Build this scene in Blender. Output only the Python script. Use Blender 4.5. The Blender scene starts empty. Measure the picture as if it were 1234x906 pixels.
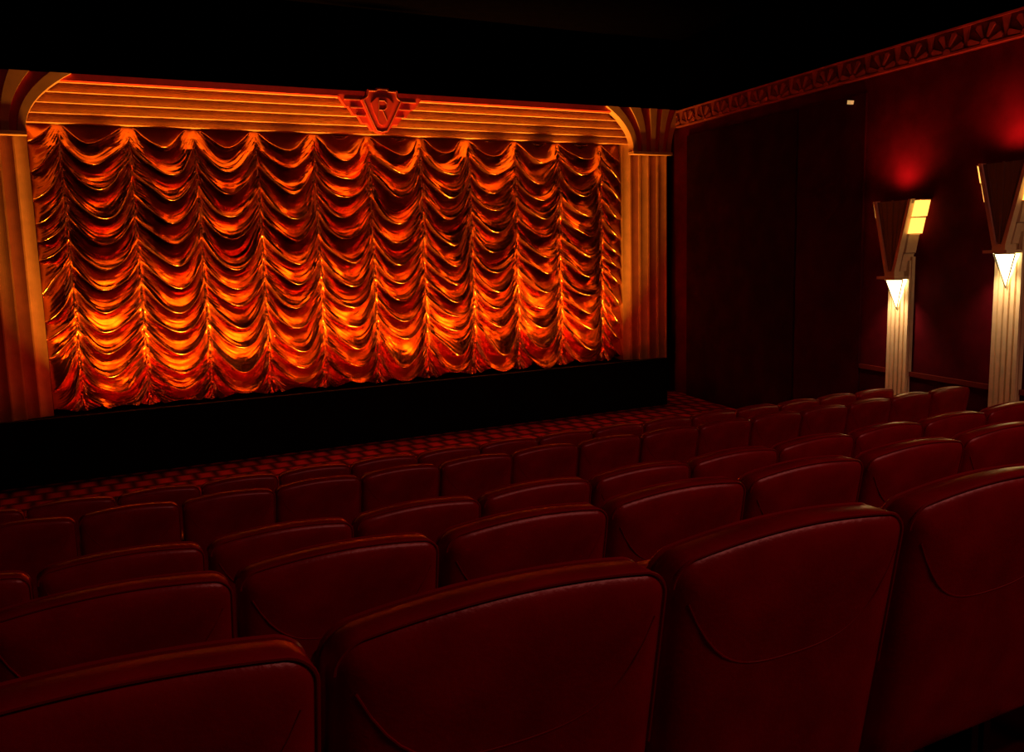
import bpy, math, random
import numpy as np
from mathutils import Vector, Matrix
random.seed(7); rng=np.random.RandomState(11)
scene=bpy.context.scene
try:
    scene.view_settings.view_transform='Standard'
    scene.view_settings.look='None'
except Exception: pass

# ------------------------------------------------------------ materials
def mat(name,col,rough=.5,metal=0.,bump=0.,bscale=40.,var=.15,vscale=6.,emit=None,estr=0.,spec=.5,coat=0.,stretch=None):
    m=bpy.data.materials.new(name); m.use_nodes=True
    nt=m.node_tree; b=nt.nodes['Principled BSDF']
    tc=nt.nodes.new('ShaderNodeTexCoord')
    mp=nt.nodes.new('ShaderNodeMapping')
    if stretch: mp.inputs['Scale'].default_value=stretch
    nt.links.new(tc.outputs['Object'],mp.inputs['Vector'])
    n=nt.nodes.new('ShaderNodeTexNoise'); n.inputs['Scale'].default_value=vscale; n.inputs['Detail'].default_value=4
    nt.links.new(mp.outputs[0],n.inputs['Vector'])
    r=nt.nodes.new('ShaderNodeValToRGB')
    r.color_ramp.elements[0].position=.3; r.color_ramp.elements[1].position=.7
    r.color_ramp.elements[0].color=(*[c*(1-var) for c in col],1)
    r.color_ramp.elements[1].color=(*[min(1,c*(1+var)) for c in col],1)
    nt.links.new(n.outputs['Fac'],r.inputs['Fac']); nt.links.new(r.outputs[0],b.inputs['Base Color'])
    b.inputs['Roughness'].default_value=rough; b.inputs['Metallic'].default_value=metal
    b.inputs['Specular IOR Level'].default_value=spec
    b.inputs['Coat Weight'].default_value=coat
    if bump>0:
        n2=nt.nodes.new('ShaderNodeTexNoise'); n2.inputs['Scale'].default_value=bscale; n2.inputs['Detail'].default_value=3
        nt.links.new(mp.outputs[0],n2.inputs['Vector'])
        bp=nt.nodes.new('ShaderNodeBump'); bp.inputs['Strength'].default_value=bump; bp.inputs['Distance'].default_value=.01
        nt.links.new(n2.outputs['Fac'],bp.inputs['Height']); nt.links.new(bp.outputs[0],b.inputs['Normal'])
    if emit:
        b.inputs['Emission Color'].default_value=(*emit,1); b.inputs['Emission Strength'].default_value=estr
    return m
M={}
M['leather']=mat('red_leather',(.36,.008,.016),.28,bump=.08,bscale=90,var=.2,vscale=9)
M['piping']=mat('leather_piping',(.36,.009,.016),.28)
M['seatmetal']=mat('black_seat_frame',(.01,.01,.01),.4,metal=.5)
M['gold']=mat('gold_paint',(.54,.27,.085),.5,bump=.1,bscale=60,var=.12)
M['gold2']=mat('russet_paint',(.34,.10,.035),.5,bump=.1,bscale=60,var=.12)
M['redpaint']=mat('red_paint',(.62,.04,.02),.45,var=.15)
M['black']=mat('black_paint',(.004,.004,.004),.9,spec=.1)
M['ceil']=mat('ceiling_black',(.0008,.0005,.0005),1,spec=0)
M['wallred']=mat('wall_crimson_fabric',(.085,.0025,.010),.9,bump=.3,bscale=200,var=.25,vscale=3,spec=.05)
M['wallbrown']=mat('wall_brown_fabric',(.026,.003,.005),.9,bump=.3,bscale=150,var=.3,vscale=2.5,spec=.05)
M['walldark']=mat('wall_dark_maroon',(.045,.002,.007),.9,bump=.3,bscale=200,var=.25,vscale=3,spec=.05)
M['friezebg']=mat('frieze_ground',(.20,.02,.015),.6,var=.3)
M['friezefan']=mat('frieze_fan',(.48,.11,.06),.5,var=.25)
M['cream']=mat('cream_plaster',(.80,.68,.48),.55,var=.06,vscale=12)
M['unlit_brown']=mat('sconce_panel',(.17,.16,.12),.5,var=.12,stretch=(10,10,.5))  # unlit darkness of the fan front put into its brown; lamp edging shares it
M['glow']=mat('frosted_glass_lamp',(.9,.7,.4),.4,emit=(1,.66,.28),estr=9)
M['glow2']=mat('amber_glass',(.9,.6,.2),.4,emit=(1,.42,.07),estr=2.4)
M['white']=mat('fixture_white',(.7,.6,.4),.4,emit=(1,.6,.2),estr=.5)
M['wood']=mat('dark_red_rail',(.14,.012,.010),.7,spec=.2)

def carpet():
    m=bpy.data.materials.new('patterned_carpet'); m.use_nodes=True; nt=m.node_tree; b=nt.nodes['Principled BSDF']
    tc=nt.nodes.new('ShaderNodeTexCoord'); br=nt.nodes.new('ShaderNodeTexBrick')
    nt.links.new(tc.outputs['Object'],br.inputs['Vector'])
    br.inputs['Scale'].default_value=1; br.inputs['Brick Width'].default_value=.26; br.inputs['Row Height'].default_value=.36
    br.inputs['Mortar Size'].default_value=.10; br.inputs['Mortar Smooth'].default_value=1.0
    br.inputs['Color1'].default_value=(.50,.022,.022,1); br.inputs['Color2'].default_value=(.36,.016,.018,1)
    br.inputs['Mortar'].default_value=(.05,.003,.005,1)
    nt.links.new(br.outputs['Color'],b.inputs['Base Color']); b.inputs['Roughness'].default_value=.95
    b.inputs['Specular IOR Level'].default_value=.1
    n=nt.nodes.new('ShaderNodeTexNoise'); n.inputs['Scale'].default_value=150
    bp=nt.nodes.new('ShaderNodeBump'); bp.inputs['Strength'].default_value=.3; bp.inputs['Distance'].default_value=.01
    nt.links.new(n.outputs['Fac'],bp.inputs['Height']); nt.links.new(bp.outputs[0],b.inputs['Normal'])
    return m
M['carpet']=carpet()

def satin():
    m=mat('satin_curtain',(.66,.25,.06),.25,metal=.97,bump=.2,bscale=16,var=.15,vscale=4,stretch=(1,1,2.2))
    return m
M['satin']=satin()

# ------------------------------------------------------------ mesh builder
class MB:
    def __init__(s): s.v=[];s.f=[];s.m=[];s.mats=[]
    def mi(s,k):
        if k not in s.mats: s.mats.append(k)
        return s.mats.index(k)
    def add(s,vs,fs,k,T=None):
        o=len(s.v)
        s.v+= [tuple(T(p)) if T else tuple(p) for p in vs]
        i=s.mi(k)
        for f in fs: s.f.append([a+o for a in f]); s.m.append(i)
    def box(s,x0,x1,y0,y1,z0,z1,k,T=None):
        vs=[(x,y,z) for x in(x0,x1) for y in(y0,y1) for z in(z0,z1)]
        s.add(vs,[(0,1,3,2),(4,6,7,5),(0,4,5,1),(2,3,7,6),(0,2,6,4),(1,5,7,3)],k,T)
    def prism(s,poly,a,b,k,axis='y',T=None):
        def P(p,h):
            if axis=='y': return (p[0],h,p[1])
            if axis=='z': return (p[0],p[1],h)
            return (h,p[0],p[1])
        n=len(poly); vs=[P(p,a) for p in poly]+[P(p,b) for p in poly]
        fs=[tuple(range(n))[::-1],tuple(range(n,2*n))]+[(i,(i+1)%n,n+(i+1)%n,n+i) for i in range(n)]
        s.add(vs,fs,k,T)
    def tube(s,path,r,k,T=None,n=6,closed=False):
        P=[Vector(p) for p in path]; L=len(P); vs=[];fs=[]
        for i,p in enumerate(P):
            a=P[(i-1)%L] if closed or i>0 else P[i]; c=P[(i+1)%L] if closed or i<L-1 else P[i]
            t=(c-a).normalized(); up=Vector((0,1,0)) if abs(t.y)<.9 else Vector((1,0,0))
            u=t.cross(up).normalized(); w=t.cross(u)
            for j in range(n):
                an=2*math.pi*j/n; vs.append(p+u*math.cos(an)*r+w*math.sin(an)*r)
        R=L if closed else L-1
        for i in range(R):
            for j in range(n):
                fs.append((i*n+j,i*n+(j+1)%n,((i+1)%L)*n+(j+1)%n,((i+1)%L)*n+j))
        s.add(vs,fs,k,T)
    def rings(s,rings,k,T=None,cap0=True,cap1=True):
        n=len(rings[0]); vs=[p for r in rings for p in r]; fs=[]
        for i in range(len(rings)-1):
            for j in range(n): fs.append((i*n+j,i*n+(j+1)%n,(i+1)*n+(j+1)%n,(i+1)*n+j))
        if cap0: fs.append(tuple(range(n))[::-1])
        if cap1: fs.append(tuple((len(rings)-1)*n+j for j in range(n)))
        s.add(vs,fs,k,T)
    def mesh(s,name,smooth=None):
        me=bpy.data.meshes.new(name); me.from_pydata(s.v,[],s.f)
        for k in s.mats: me.materials.append(M[k])
        me.polygons.foreach_set('material_index',s.m)
        import bmesh
        bm=bmesh.new(); bm.from_mesh(me); bmesh.ops.recalc_face_normals(bm,faces=bm.faces); bm.to_mesh(me); bm.free()
        if smooth is not None:
            me.polygons.foreach_set('use_smooth',[True]*len(me.polygons))
            me.set_sharp_from_angle(angle=math.radians(smooth))
        me.update(); return me
    def obj(s,name,smooth=None):
        o=bpy.data.objects.new(name,s.mesh(name,smooth)); scene.collection.objects.link(o); return o

# ------------------------------------------------------------ camera
r=Vector((.8825,-.4698,-.0252)).normalized()
f=Vector((.4620,.8753,-.1421)); f=(f-r*f.dot(r)).normalized()
u=r.cross(f)
cam=bpy.data.cameras.new('camera'); co=bpy.data.objects.new('camera',cam); scene.collection.objects.link(co)
mw=Matrix((( r.x,u.x,-f.x,0),(r.y,u.y,-f.y,0),(r.z,u.z,-f.z,3.2),(0,0,0,1)))
co.matrix_world=mw; cam.sensor_width=36; cam.lens=1077/1234*36; cam.clip_start=.02
scene.camera=co

# ------------------------------------------------------------ constants
YS=14.5; X0,X1=.078,10.135; ZB,ZT=.973,5.10
FZ=.25
WX,WY=11.26,14.5
wd=Vector((.151,.9885,0)).normalized(); wn=Vector((-wd.y,wd.x,0))
def W(p):
    return Vector((WX,WY,0))-wd*p[0]+wn*p[1]+Vector((0,0,p[2]))
def ty(y): return (WY-y)/wd.y

# ------------------------------------------------------------ room shell
prof=[(-3,1.98),(.72,1.98),(.72,1.72),(1.93,1.72),(1.93,1.41),(3.1,1.41),(3.1,1.14),(4.4,1.14),(4.4,.92),(5.4,.92),(5.4,.70),(6.63,.70),(6.63,.50),(7.83,.50),(7.83,FZ),(14.9,FZ)]
b=MB(); b.prism(prof+[(14.9,-.2),(-3,-.2)],-1.75,11.3,'carpet','x'); b.obj('floor')
b=MB(); b.box(-1.9,12.2,-3.2,15.2,7.0,7.2,'ceil'); b.obj('ceiling')
b=MB(); b.box(-1.9,-1.75,-3.2,15.2,-.2,7.0,'walldark'); b.obj('wall_left')
b=MB(); b.box(-1.75,8.5,-3.2,-3.0,-.2,7.0,'walldark'); b.obj('wall_back')
b=MB(); b.box(-1.75,11.4,14.9,15.1,-.2,7.0,'black'); b.obj('wall_front')
b=MB(); b.box(-.45,18.2,-.2,0,-.2,5.70,'wallred',W); b.box(-.45,18.2,-.2,0,5.70,7.0,'ceil',W); b.obj('wall_right')
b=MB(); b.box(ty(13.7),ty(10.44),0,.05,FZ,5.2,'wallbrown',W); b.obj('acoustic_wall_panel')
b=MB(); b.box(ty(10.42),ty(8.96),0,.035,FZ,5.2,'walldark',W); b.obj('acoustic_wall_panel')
b=MB(); b.box(ty(8.94),ty(2.0),0,.04,1.36,1.42,'wood',W); b.box(ty(8.94),ty(2.0),0,.02,1.0,1.36,'walldark',W); b.obj('trim_1',None)
b=MB(); b.box(-1.75,11.2,14.45,14.9,5.73,7.0,'ceil'); b.obj('wall_proscenium_top')
b=MB(); b.box(11.04,11.2,14.4,14.9,FZ,5.73,'black'); b.obj('wall_proscenium_right')
b=MB(); b.box(-1.75,-.83,14.3,14.9,FZ,5.73,'black'); b.obj('wall_proscenium_left')

# frieze
b=MB(); L=17.3
b.box(.06,L,0,.06,5.39,5.70,'friezebg',W)
b.box(.06,L,.06,.09,5.39,5.415,'friezefan',W); b.box(.06,L,.06,.09,5.675,5.70,'friezefan',W)
per=.56; n=int(L/per)
for i in range(n):
    c=.06+per*(i+.5)
    for k in range(7):
        a0=math.pi*(k+.12)/7; a1=math.pi*(k+.88)/7
        R0,R1=.07,.235
        poly=[(c+math.cos(a)*q*1.08,5.425+math.sin(a)*q) for a,q in((a0,R0),(a0,R1*.93),((a0+a1)/2,R1),(a1,R1*.93),(a1,R0))]
        b.prism(poly,.06,.078 if k%2 else .088,'friezefan' if k%2==0 else 'friezebg','y',W)
    poly=[(c+math.cos(math.pi*j/8)*.055,5.42+math.sin(math.pi*j/8)*.05) for j in range(9)]
    b.prism(poly,.06,.095,'friezefan','y',W)
    c2=c+per/2
    if c2<L-.1: b.prism([(c2-.055,5.67),(c2+.055,5.67),(c2+.012,5.45),(c2-.012,5.45)],.06,.075,'friezefan','y',W)
b.obj('trim_frieze')

# ------------------------------------------------------------ stage + footlight trough
b=MB()
b.box(-1.74,10.15,13.1,13.2,FZ,1.12,'black')
b.box(-1.74,10.15,13.2,14.25,FZ,.78,'black')
b.box(10.05,10.15,13.2,14.2,.78,.96,'black')
b.box(-.81,11.03,14.25,14.85,FZ,.93,'black')
b.obj('stage_apron')

# ------------------------------------------------------------ proscenium
b=MB()
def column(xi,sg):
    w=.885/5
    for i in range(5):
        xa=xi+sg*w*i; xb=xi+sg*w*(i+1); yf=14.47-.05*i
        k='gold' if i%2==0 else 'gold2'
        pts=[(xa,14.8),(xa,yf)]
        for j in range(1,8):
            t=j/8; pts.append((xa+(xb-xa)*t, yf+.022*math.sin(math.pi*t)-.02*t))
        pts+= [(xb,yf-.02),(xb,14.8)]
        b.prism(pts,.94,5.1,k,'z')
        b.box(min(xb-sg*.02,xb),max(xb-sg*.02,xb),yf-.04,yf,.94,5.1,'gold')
column(X1,1); column(X0,-1)
hz=[5.10,5.235,5.37,5.505,5.63]
poly=[(14.85,5.10)]
for i in range(4):
    y=14.40-.06*i
    poly+= [(y,hz[i])]
    for j in range(1,7):
        t=j/6; poly.append((y+.06*math.sin(math.pi*t)**.7+.01*t, hz[i]+(hz[i+1]-hz[i]-.012)*t))
    poly+= [(y-.06,hz[i+1]-.012),(y-.06,hz[i+1])]
poly+= [(14.85,5.63)]
b.prism(poly,-.8,11.02,'gold','x')
b.box(-.81,11.03,14.10,14.85,5.63,5.725,'redpaint')
def capital(cx,sg):
    N=9; z0,z1=4.92,5.72
    def bx(fv,t):
        inner = fv*sg<0
        sp=(.62 if inner else .24)*abs(fv)**1.2*(1 if fv>0 else -1)
        return cx+fv*.44+sp*t**2.2
    for i in range(N):
        f0=-1+2*i/N; f1=-1+2*(i+1)/N; m=abs((f0+f1)/2)
        A=[];B=[]
        for j in range(13):
            t=j/12; z=z0+(z1-z0)*t
            A.append((bx(f0,t),z)); B.append((bx(f1,t),z))
        k='gold' if i%2==0 else 'redpaint'
        yf=14.10 +.03*(i%2)-.02*(1-m)
        yb=14.24
        vs=[];fs=[]
        for j in range(13):
            vs+= [(A[j][0],yf-.05*(j/12),A[j][1]),(B[j][0],yf-.05*(j/12),B[j][1]),(B[j][0],yb,B[j][1]),(A[j][0],yb,A[j][1])]
        for j in range(12):
            for q in range(4): fs.append((j*4+q,j*4+(q+1)%4,j*4+4+(q+1)%4,j*4+4+q))
        fs+= [(0,1,2,3),(48,49,50,51)]
        b.add(vs,fs,k)
    b.box(cx-.46,cx+.45,14.06,14.24,4.88,4.93,'gold')
capital(X1+.4425,1); capital(X0-.4425,-1)
b.obj('proscenium_arch')

# emblem : stepped wings and a pointed shield, leaning slightly forward
b=MB()
cx=5.11; zb=5.05
TE=lambda p:(p[0],p[1]-(p[2]-zb)*.15,p[2])
def lay(pts,y0,y1,k):
    full=pts+[(-x,z) for x,z in reversed(pts) if x!=0]
    b.prism([(cx+x,zb+z) for x,z in full],y0,y1,k,'y',TE)
lay([(0,.06),(.14,.06),(.22,.16),(.30,.16),(.38,.28),(.44,.28),(.53,.40),(.57,.40),(.68,.54),(.68,.58),(0,.58)],14.0,14.08,'redpaint')
for q,zz in((.60,.50),(.50,.385),(.40,.265)):
    for sg in(-1,1): b.box(cx+sg*.24 if sg>0 else cx-q,cx+q if sg>0 else cx-.24,13.985,14.0,zb+zz,zb+zz+.014,'friezefan',TE)
lay([(0,0),(.10,.03),(.20,.22),(.34,.50),(.27,.56),(.25,.66),(.12,.66),(.10,.69),(0,.69)],13.92,14.0,'redpaint')
rim=[(0,.03),(.085,.05),(.18,.23),(.31,.50),(.245,.55),(.225,.64),(.10,.64),(.08,.665)]
path=[(cx+x,13.92,zb+z) for x,z in rim]+[(cx-x,13.92,zb+z) for x,z in rim[:0:-1]]
b.tube(path,.008,'friezefan',TE,closed=True)
lay([(0,.12),(.06,.16),(.15,.34),(.19,.46),(.10,.54),(0,.56)],13.905,13.92,'redpaint')
def st(pts,rad=.007): b.tube([(cx+x,13.903,zb+z) for x,z in pts],rad,'friezefan',TE)
st([(-.06,.20),(-.06,.50)]); st([(-.06,.50),(.03,.50),(.07,.46),(.07,.40),(.03,.36),(-.06,.36)])
st([(.0,.36),(.08,.20)])
b.obj('proscenium_emblem')

# ------------------------------------------------------------ festoon curtain
def vnoise(seed,size=256):
    g=np.random.RandomState(seed).rand(size,size)
    def fn(x,y):
        xi=np.floor(x).astype(int); yi=np.floor(y).astype(int); fx=x-xi; fy=y-yi
        fx=fx*fx*(3-2*fx); fy=fy*fy*(3-2*fy)
        a=g[xi%size,yi%size]; b_=g[(xi+1)%size,yi%size]; c=g[xi%size,(yi+1)%size]; d=g[(xi+1)%size,(yi+1)%size]
        return (a*(1-fx)+b_*fx)*(1-fy)+(c*(1-fx)+d*fx)*fy
    return fn
NX,NZ=1150,640
xs=np.linspace(X0+.005,X1-.005,NX); dd=np.linspace(-.0,ZT-ZB,NZ)
Xg,D=np.meshgrid(xs,dd)
c=(Xg-.487)/.921; k=np.floor(c); s=c-k
n1=vnoise(1);n2=vnoise(2);n3=vnoise(3);n4=vnoise(4);n5=vnoise(5)
sn=np.sin(np.pi*s)
asym=(n5(k*5.3+9,D*1.4)-.5)
sagd=.44+.12*(n1(k*3.7+1,D*.8)-.5)
sag=sagd*(.5*np.power(sn,.55)+.5*sn)+asym*.16*np.sin(2*np.pi*s)
Dw=D+.05*(D/4.1)**2*4
ph=(Dw-sag)/.36+.7*(n2(k*9.1+3,D*1.5)-.5)+.8*n1(k*17.7,k*0+.5)+.28*(n3(Xg*2.6,D*2.6)-.5)*sn
n=np.floor(ph); t=ph-n
pk=.80+.11*n4(k*3.3+n*1.9,n*2.7)
prof_=np.where(t<pk,np.clip(t/pk,0,1)**.95,np.cos(.5*np.pi*np.clip((t-pk)/(1-pk),0,1))**.9)
amp=.30*np.power(sn,.65)*(.65+.65*n3(k*13.1+n*7.7,n*3.1+k*.7))
out=amp*prof_
w=(ph*3.0+1.8*n4(k*5+Xg*1.2,D*2.2))
out+=.012*(np.abs(np.sin(np.pi*w))**.7)*(1-.3*sn)*(.3+n2(Xg*2.1,D*3.3))
w2=(ph*7.0+2.5*n5(Xg*2.2,D*2.6))
out+=.004*np.sin(2*np.pi*w2)*(.25+.75*(1-sn))
out+=.05*(n1(Xg*1.7+3,D*1.9)-.5)+.015*(n2(Xg*6,D*9)-.5)*(.3+sn)
ds=np.minimum(s,1-s)*.921
out+=.04*np.exp(-(ds/.035)**2)*(.92+.08*np.sin(2*np.pi*(D/.13+n3(k*3,D*4)*1.5)))
tf=np.clip(D/.3,0,1)
ef=np.clip(np.minimum(Xg-X0,X1-Xg)/.30,0,1)*.7+.3
out=out*tf*ef
Z=ZT-D-.15*out*prof_*sn
hem=np.clip((D-3.7)/.4,0,1)
Z+=hem*.07*sn-hem*.02
Yg=14.60-out
me=bpy.data.meshes.new('festoon_curtain')
V=np.stack([Xg,Yg,Z],-1).reshape(-1,3).astype(np.float32)
idx=np.arange(NX*NZ).reshape(NZ,NX)
F=np.stack([idx[:-1,:-1],idx[1:,:-1],idx[1:,1:],idx[:-1,1:]],-1).reshape(-1,4).astype(np.int32)
me.vertices.add(len(V)); me.vertices.foreach_set('co',V.ravel())
me.loops.add(F.size); me.loops.foreach_set('vertex_index',F.ravel())
me.polygons.add(len(F)); me.polygons.foreach_set('loop_start',np.arange(len(F),dtype=np.int32)*4)
me.polygons.foreach_set('use_smooth',[True]*len(F))
me.update(calc_edges=True); me.validate()
me.materials.append(M['satin'])
o=bpy.data.objects.new('festoon_curtain',me); scene.collection.objects.link(o)

# ------------------------------------------------------------ seats
def seat_mesh():
    b=MB(); HW=.292; T=.935; Bz=.30; CR=.026
    def sh(p): return (p[0],p[1]+(.93-p[2])*.17,p[2])
    RR=.045
    def outline(ins,y):
        hw=HW-ins; r_=max(RR-ins,.012); pts=[]
        top=T-ins; bot=Bz+ins
        def cr(x): return CR*(1-(x/HW)**2)
        for j in range(6): pts.append((-hw+2*hw*j/5,bot))
        for j in range(1,6): pts.append((hw,bot+(top-r_-bot)*j/6))
        for j in range(7):
            a=math.pi/2*j/6; x=hw-r_+r_*math.cos(a); pts.append((x,top-r_+r_*math.sin(a)+cr(x)*(j/6)))
        for j in range(1,12):
            x=(hw-r_)*(1-2*j/12); pts.append((x,top+cr(x)))
        for j in range(7):
            a=math.pi/2+math.pi/2*j/6; x=-hw+r_+r_*math.cos(a); pts.append((x,top-r_+r_*math.sin(a)+cr(x)*(1-j/6)))
        for j in range(1,6): pts.append((-hw,top-r_-(top-r_-bot)*j/6))
        return [(x,y,z) for x,z in pts]
    R=[(.22,-.068),(.15,-.068),(.09,-.066),(.05,-.062),(.025,-.055),(.008,-.044),(0,-.030),(0,.015),(.010,.035),(.03,.052),(.08,.066),(.16,.072)]
    b.rings([outline(i,y+.02) for i,y in R],'leather',sh)
    b.tube(outline(.003,-.024)[8:36],.0035,'piping',sh)
    b.tube(outline(.004,.052)[8:36],.0055,'piping',sh)
    pts=[]
    for j in range(25):
        x=-.262+.524*j/24; z=.86-.13*(1-abs(x/.262)**4)-.03*(1-(x/.262)**2)
        e=HW-abs(x)
        y=-.068+ (.010 if e<.04 else .005 if e<.055 else .001 if e<.09 else 0)
        pts.append((x,y+.0212,z))
    b.tube(pts,.0024,'piping',sh)
    def sup(cx,cy,cz,ax,ay,az,k,e=.35,T=None):
        vs=[];fs=[];nu,nv=20,10
        for i in range(nv+1):
            ph_=-math.pi/2+math.pi*i/nv
            for j in range(nu):
                th=2*math.pi*j/nu
                sg=lambda v: math.copysign(abs(v)**e,v)
                vs.append((cx+ax*sg(math.cos(ph_))*sg(math.cos(th)),cy+ay*sg(math.cos(ph_))*sg(math.sin(th)),cz+az*sg(math.sin(ph_))))
        for i in range(nv):
            for j in range(nu): fs.append((i*nu+j,i*nu+(j+1)%nu,(i+1)*nu+(j+1)%nu,(i+1)*nu+j))
        b.add(vs,fs,k,T)
    sup(0,.30,.58,.25,.065,.22,'leather')
    for sx in(-1,1):
        xa,xb=(-.289,-.262) if sx<0 else (.262,.289)
        b.prism([(.14,0),(.42,0),(.42,.03),(.34,.06),(.32,.58),(.20,.58),(.20,.06),(.14,.03)],xa,xb,'seatmetal','x')
        sup((xa+xb)/2,.36,.615,.015,.19,.022,'leather')
    b.box(-.262,.262,.22,.26,.34,.38,'seatmetal')
    return b.mesh('cinema_seat',50)
SM=seat_mesh()
rows=[(1.186,1.72,.31,-1.0,8.6),(2.40,1.41,1.007,-1.3,8.8),(3.57,1.14,.503,-1.4,8.9),(5.92,.70,2.507,-1.4,9.0),(7.1,.50,2.2,-1.4,9.0)]
for y,z,xb,xa,xe in rows:
    kk=math.ceil((xa-xb)/.602)
    while True:
        x=xb+.602*kk+.301
        if x+.3>xe: break
        o=bpy.data.objects.new('cinema_seat',SM); o.location=(x,y,z)
        o.rotation_euler=(random.uniform(-.01,.01),0,random.uniform(-.006,.006)); scene.collection.objects.link(o); kk+=1

# ------------------------------------------------------------ sconces
def sconce(y,dz,on=True):
    b=MB(); tc=ty(y)+.07
    def T(p): return W((tc+p[0],p[1],p[2]+dz))
    base=(FZ if y>7.8 else (.50 if y>6.7 else .70))-dz
    b.box(-.20,.20,0,.05,base,2.95,'cream',T)
    for i in range(5):
        x=-.156+.078*i
        b.box(x-.026,x+.026,.05,.08,base+.2,2.9,'cream',T)
    tw=.34
    b.prism([(-tw,3.68),(tw,3.68),(.05,2.78),(-.05,2.78)],.18,.22,'unlit_brown','y',T)
    for sg in(-1,1):
        b.prism([(sg*tw,3.69),(sg*(tw-.045),3.69),(sg*.035,2.74),(sg*.09,2.74)],.17,.245,'cream','y',T)
    b.prism([(-.012,3.69),(.012,3.69),(.012,2.74),(-.012,2.74)],.22,.232,'unlit_brown','y',T)
    for q in(.12,.22): 
        for sg in(-1,1): b.prism([(sg*q,3.68),(sg*(q+.012),3.68),(sg*(q*.14+.012),2.8),(sg*q*.14,2.8)],.22,.228,'unlit_brown','y',T)
    for (h,za,zb_,k) in((.42,3.47,3.67,'glow2'),(.35,3.25,3.45,'glow2'),(.25,3.0,3.23,'cream'),(.17,2.76,2.98,'cream')):
        b.prism([(-h,zb_),(h,zb_),(h-.05,za),(-h+.05,za)],.0,.17,k,'y',T)
        b.prism([(-h-.01,zb_+.012),(h+.01,zb_+.012),(h+.01,zb_),(-h-.01,zb_)],.0,.175,'cream','y',T)
    b.box(-.165,.165,.06,.30,2.655,2.69,'cream',T); b.box(-.09,.09,.06,.24,2.69,2.76,'cream',T)
    vs=[(-.15,.08,2.65),(.15,.08,2.65),(.15,.15,2.65),(0,.30,2.65),(-.15,.15,2.65),(0,.10,2.25)]
    b.add(vs,[(0,1,2,3,4),(0,5,1),(1,5,2),(2,5,3),(3,5,4),(4,5,0)],'glow',T)
    e=[T(p) for p in vs]
    for i,j in((2,5),(3,5),(4,5),(2,3),(3,4)): b.tube([e[i],e[j]],.008,'unlit_brown',n=5)
    o=b.obj('wall_sconce')
    L=bpy.data.lights.new('uplight_lamp','SPOT'); L.energy=50; L.color=(1,.13,.05); L.spot_size=math.radians(165); L.spot_blend=1; L.shadow_soft_size=.09
    lo=bpy.data.objects.new('uplight_lamp',L); scene.collection.objects.link(lo)
    p=T((0,.26,3.80)); lo.location=p; d=Vector((0,0,1)); lo.rotation_euler=d.to_track_quat('-Z','Y').to_euler()
    lo.parent=o
    L=bpy.data.lights.new('downlight_lamp','SPOT'); L.energy=28; L.color=(1,.60,.28); L.spot_size=math.radians(110); L.spot_blend=1; L.shadow_soft_size=.03
    lo=bpy.data.objects.new('downlight_lamp',L); scene.collection.objects.link(lo)
    p=T((0,.34,2.50)); lo.location=p; d=Vector(wn)*-.45+Vector((0,0,-1)); lo.rotation_euler=d.to_track_quat('-Z','Y').to_euler()
    lo.parent=o
sconce(8.25,0); sconce(6.56,.34); sconce(4.87,.68)

b=MB(); tc=ty(9.2)
def T2(p): return W((tc+p[0],p[1],p[2]+.22))
b.box(-.02,.02,0,.08,4.87,4.90,'seatmetal',T2)
b.prism([(-.035,4.86),(.035,4.85),(.045,4.90),(-.03,4.915)],.07,.12,'white','y',T2)
b.obj('wall_spotlight')

# ------------------------------------------------------------ lights
def area(name,loc,aim,sx,sy,e,col,spread=180):
    L=bpy.data.lights.new(name,'AREA'); L.shape='RECTANGLE'; L.size=sx; L.size_y=sy; L.energy=e; L.color=col; L.spread=math.radians(spread)
    o=bpy.data.objects.new(name,L); scene.collection.objects.link(o); o.location=loc
    d=Vector(aim)-Vector(loc); o.rotation_euler=d.to_track_quat('-Z','Y').to_euler(); return o
area('footlight_orange',(5.1,14.0,.84),(5.1,14.42,4.6),9.6,.06,470,(1,.40,.05),60)
area('footlight_red',(5.1,13.40,.86),(5.1,14.6,3.8),9.8,.08,60,(1,.045,.012),140)
area('rear_fill',(5.4,-1.5,6.7),(5.2,4.0,1.5),6,1.0,74,(1,.22,.18))  # added fill from above the rear, brightens the seat backs
area('carpet_fill',(5.6,10.2,6.9),(5.6,10.2,0),8,.6,15,(1,.30,.22),60)  # added overhead fill that lifts the front carpet, not a fitting
w_=bpy.data.worlds.new('world'); scene.world=w_; w_.use_nodes=True
w_.node_tree.nodes['Background'].inputs[0].default_value=(.01,.002,.002,1); w_.node_tree.nodes['Background'].inputs[1].default_value=.2
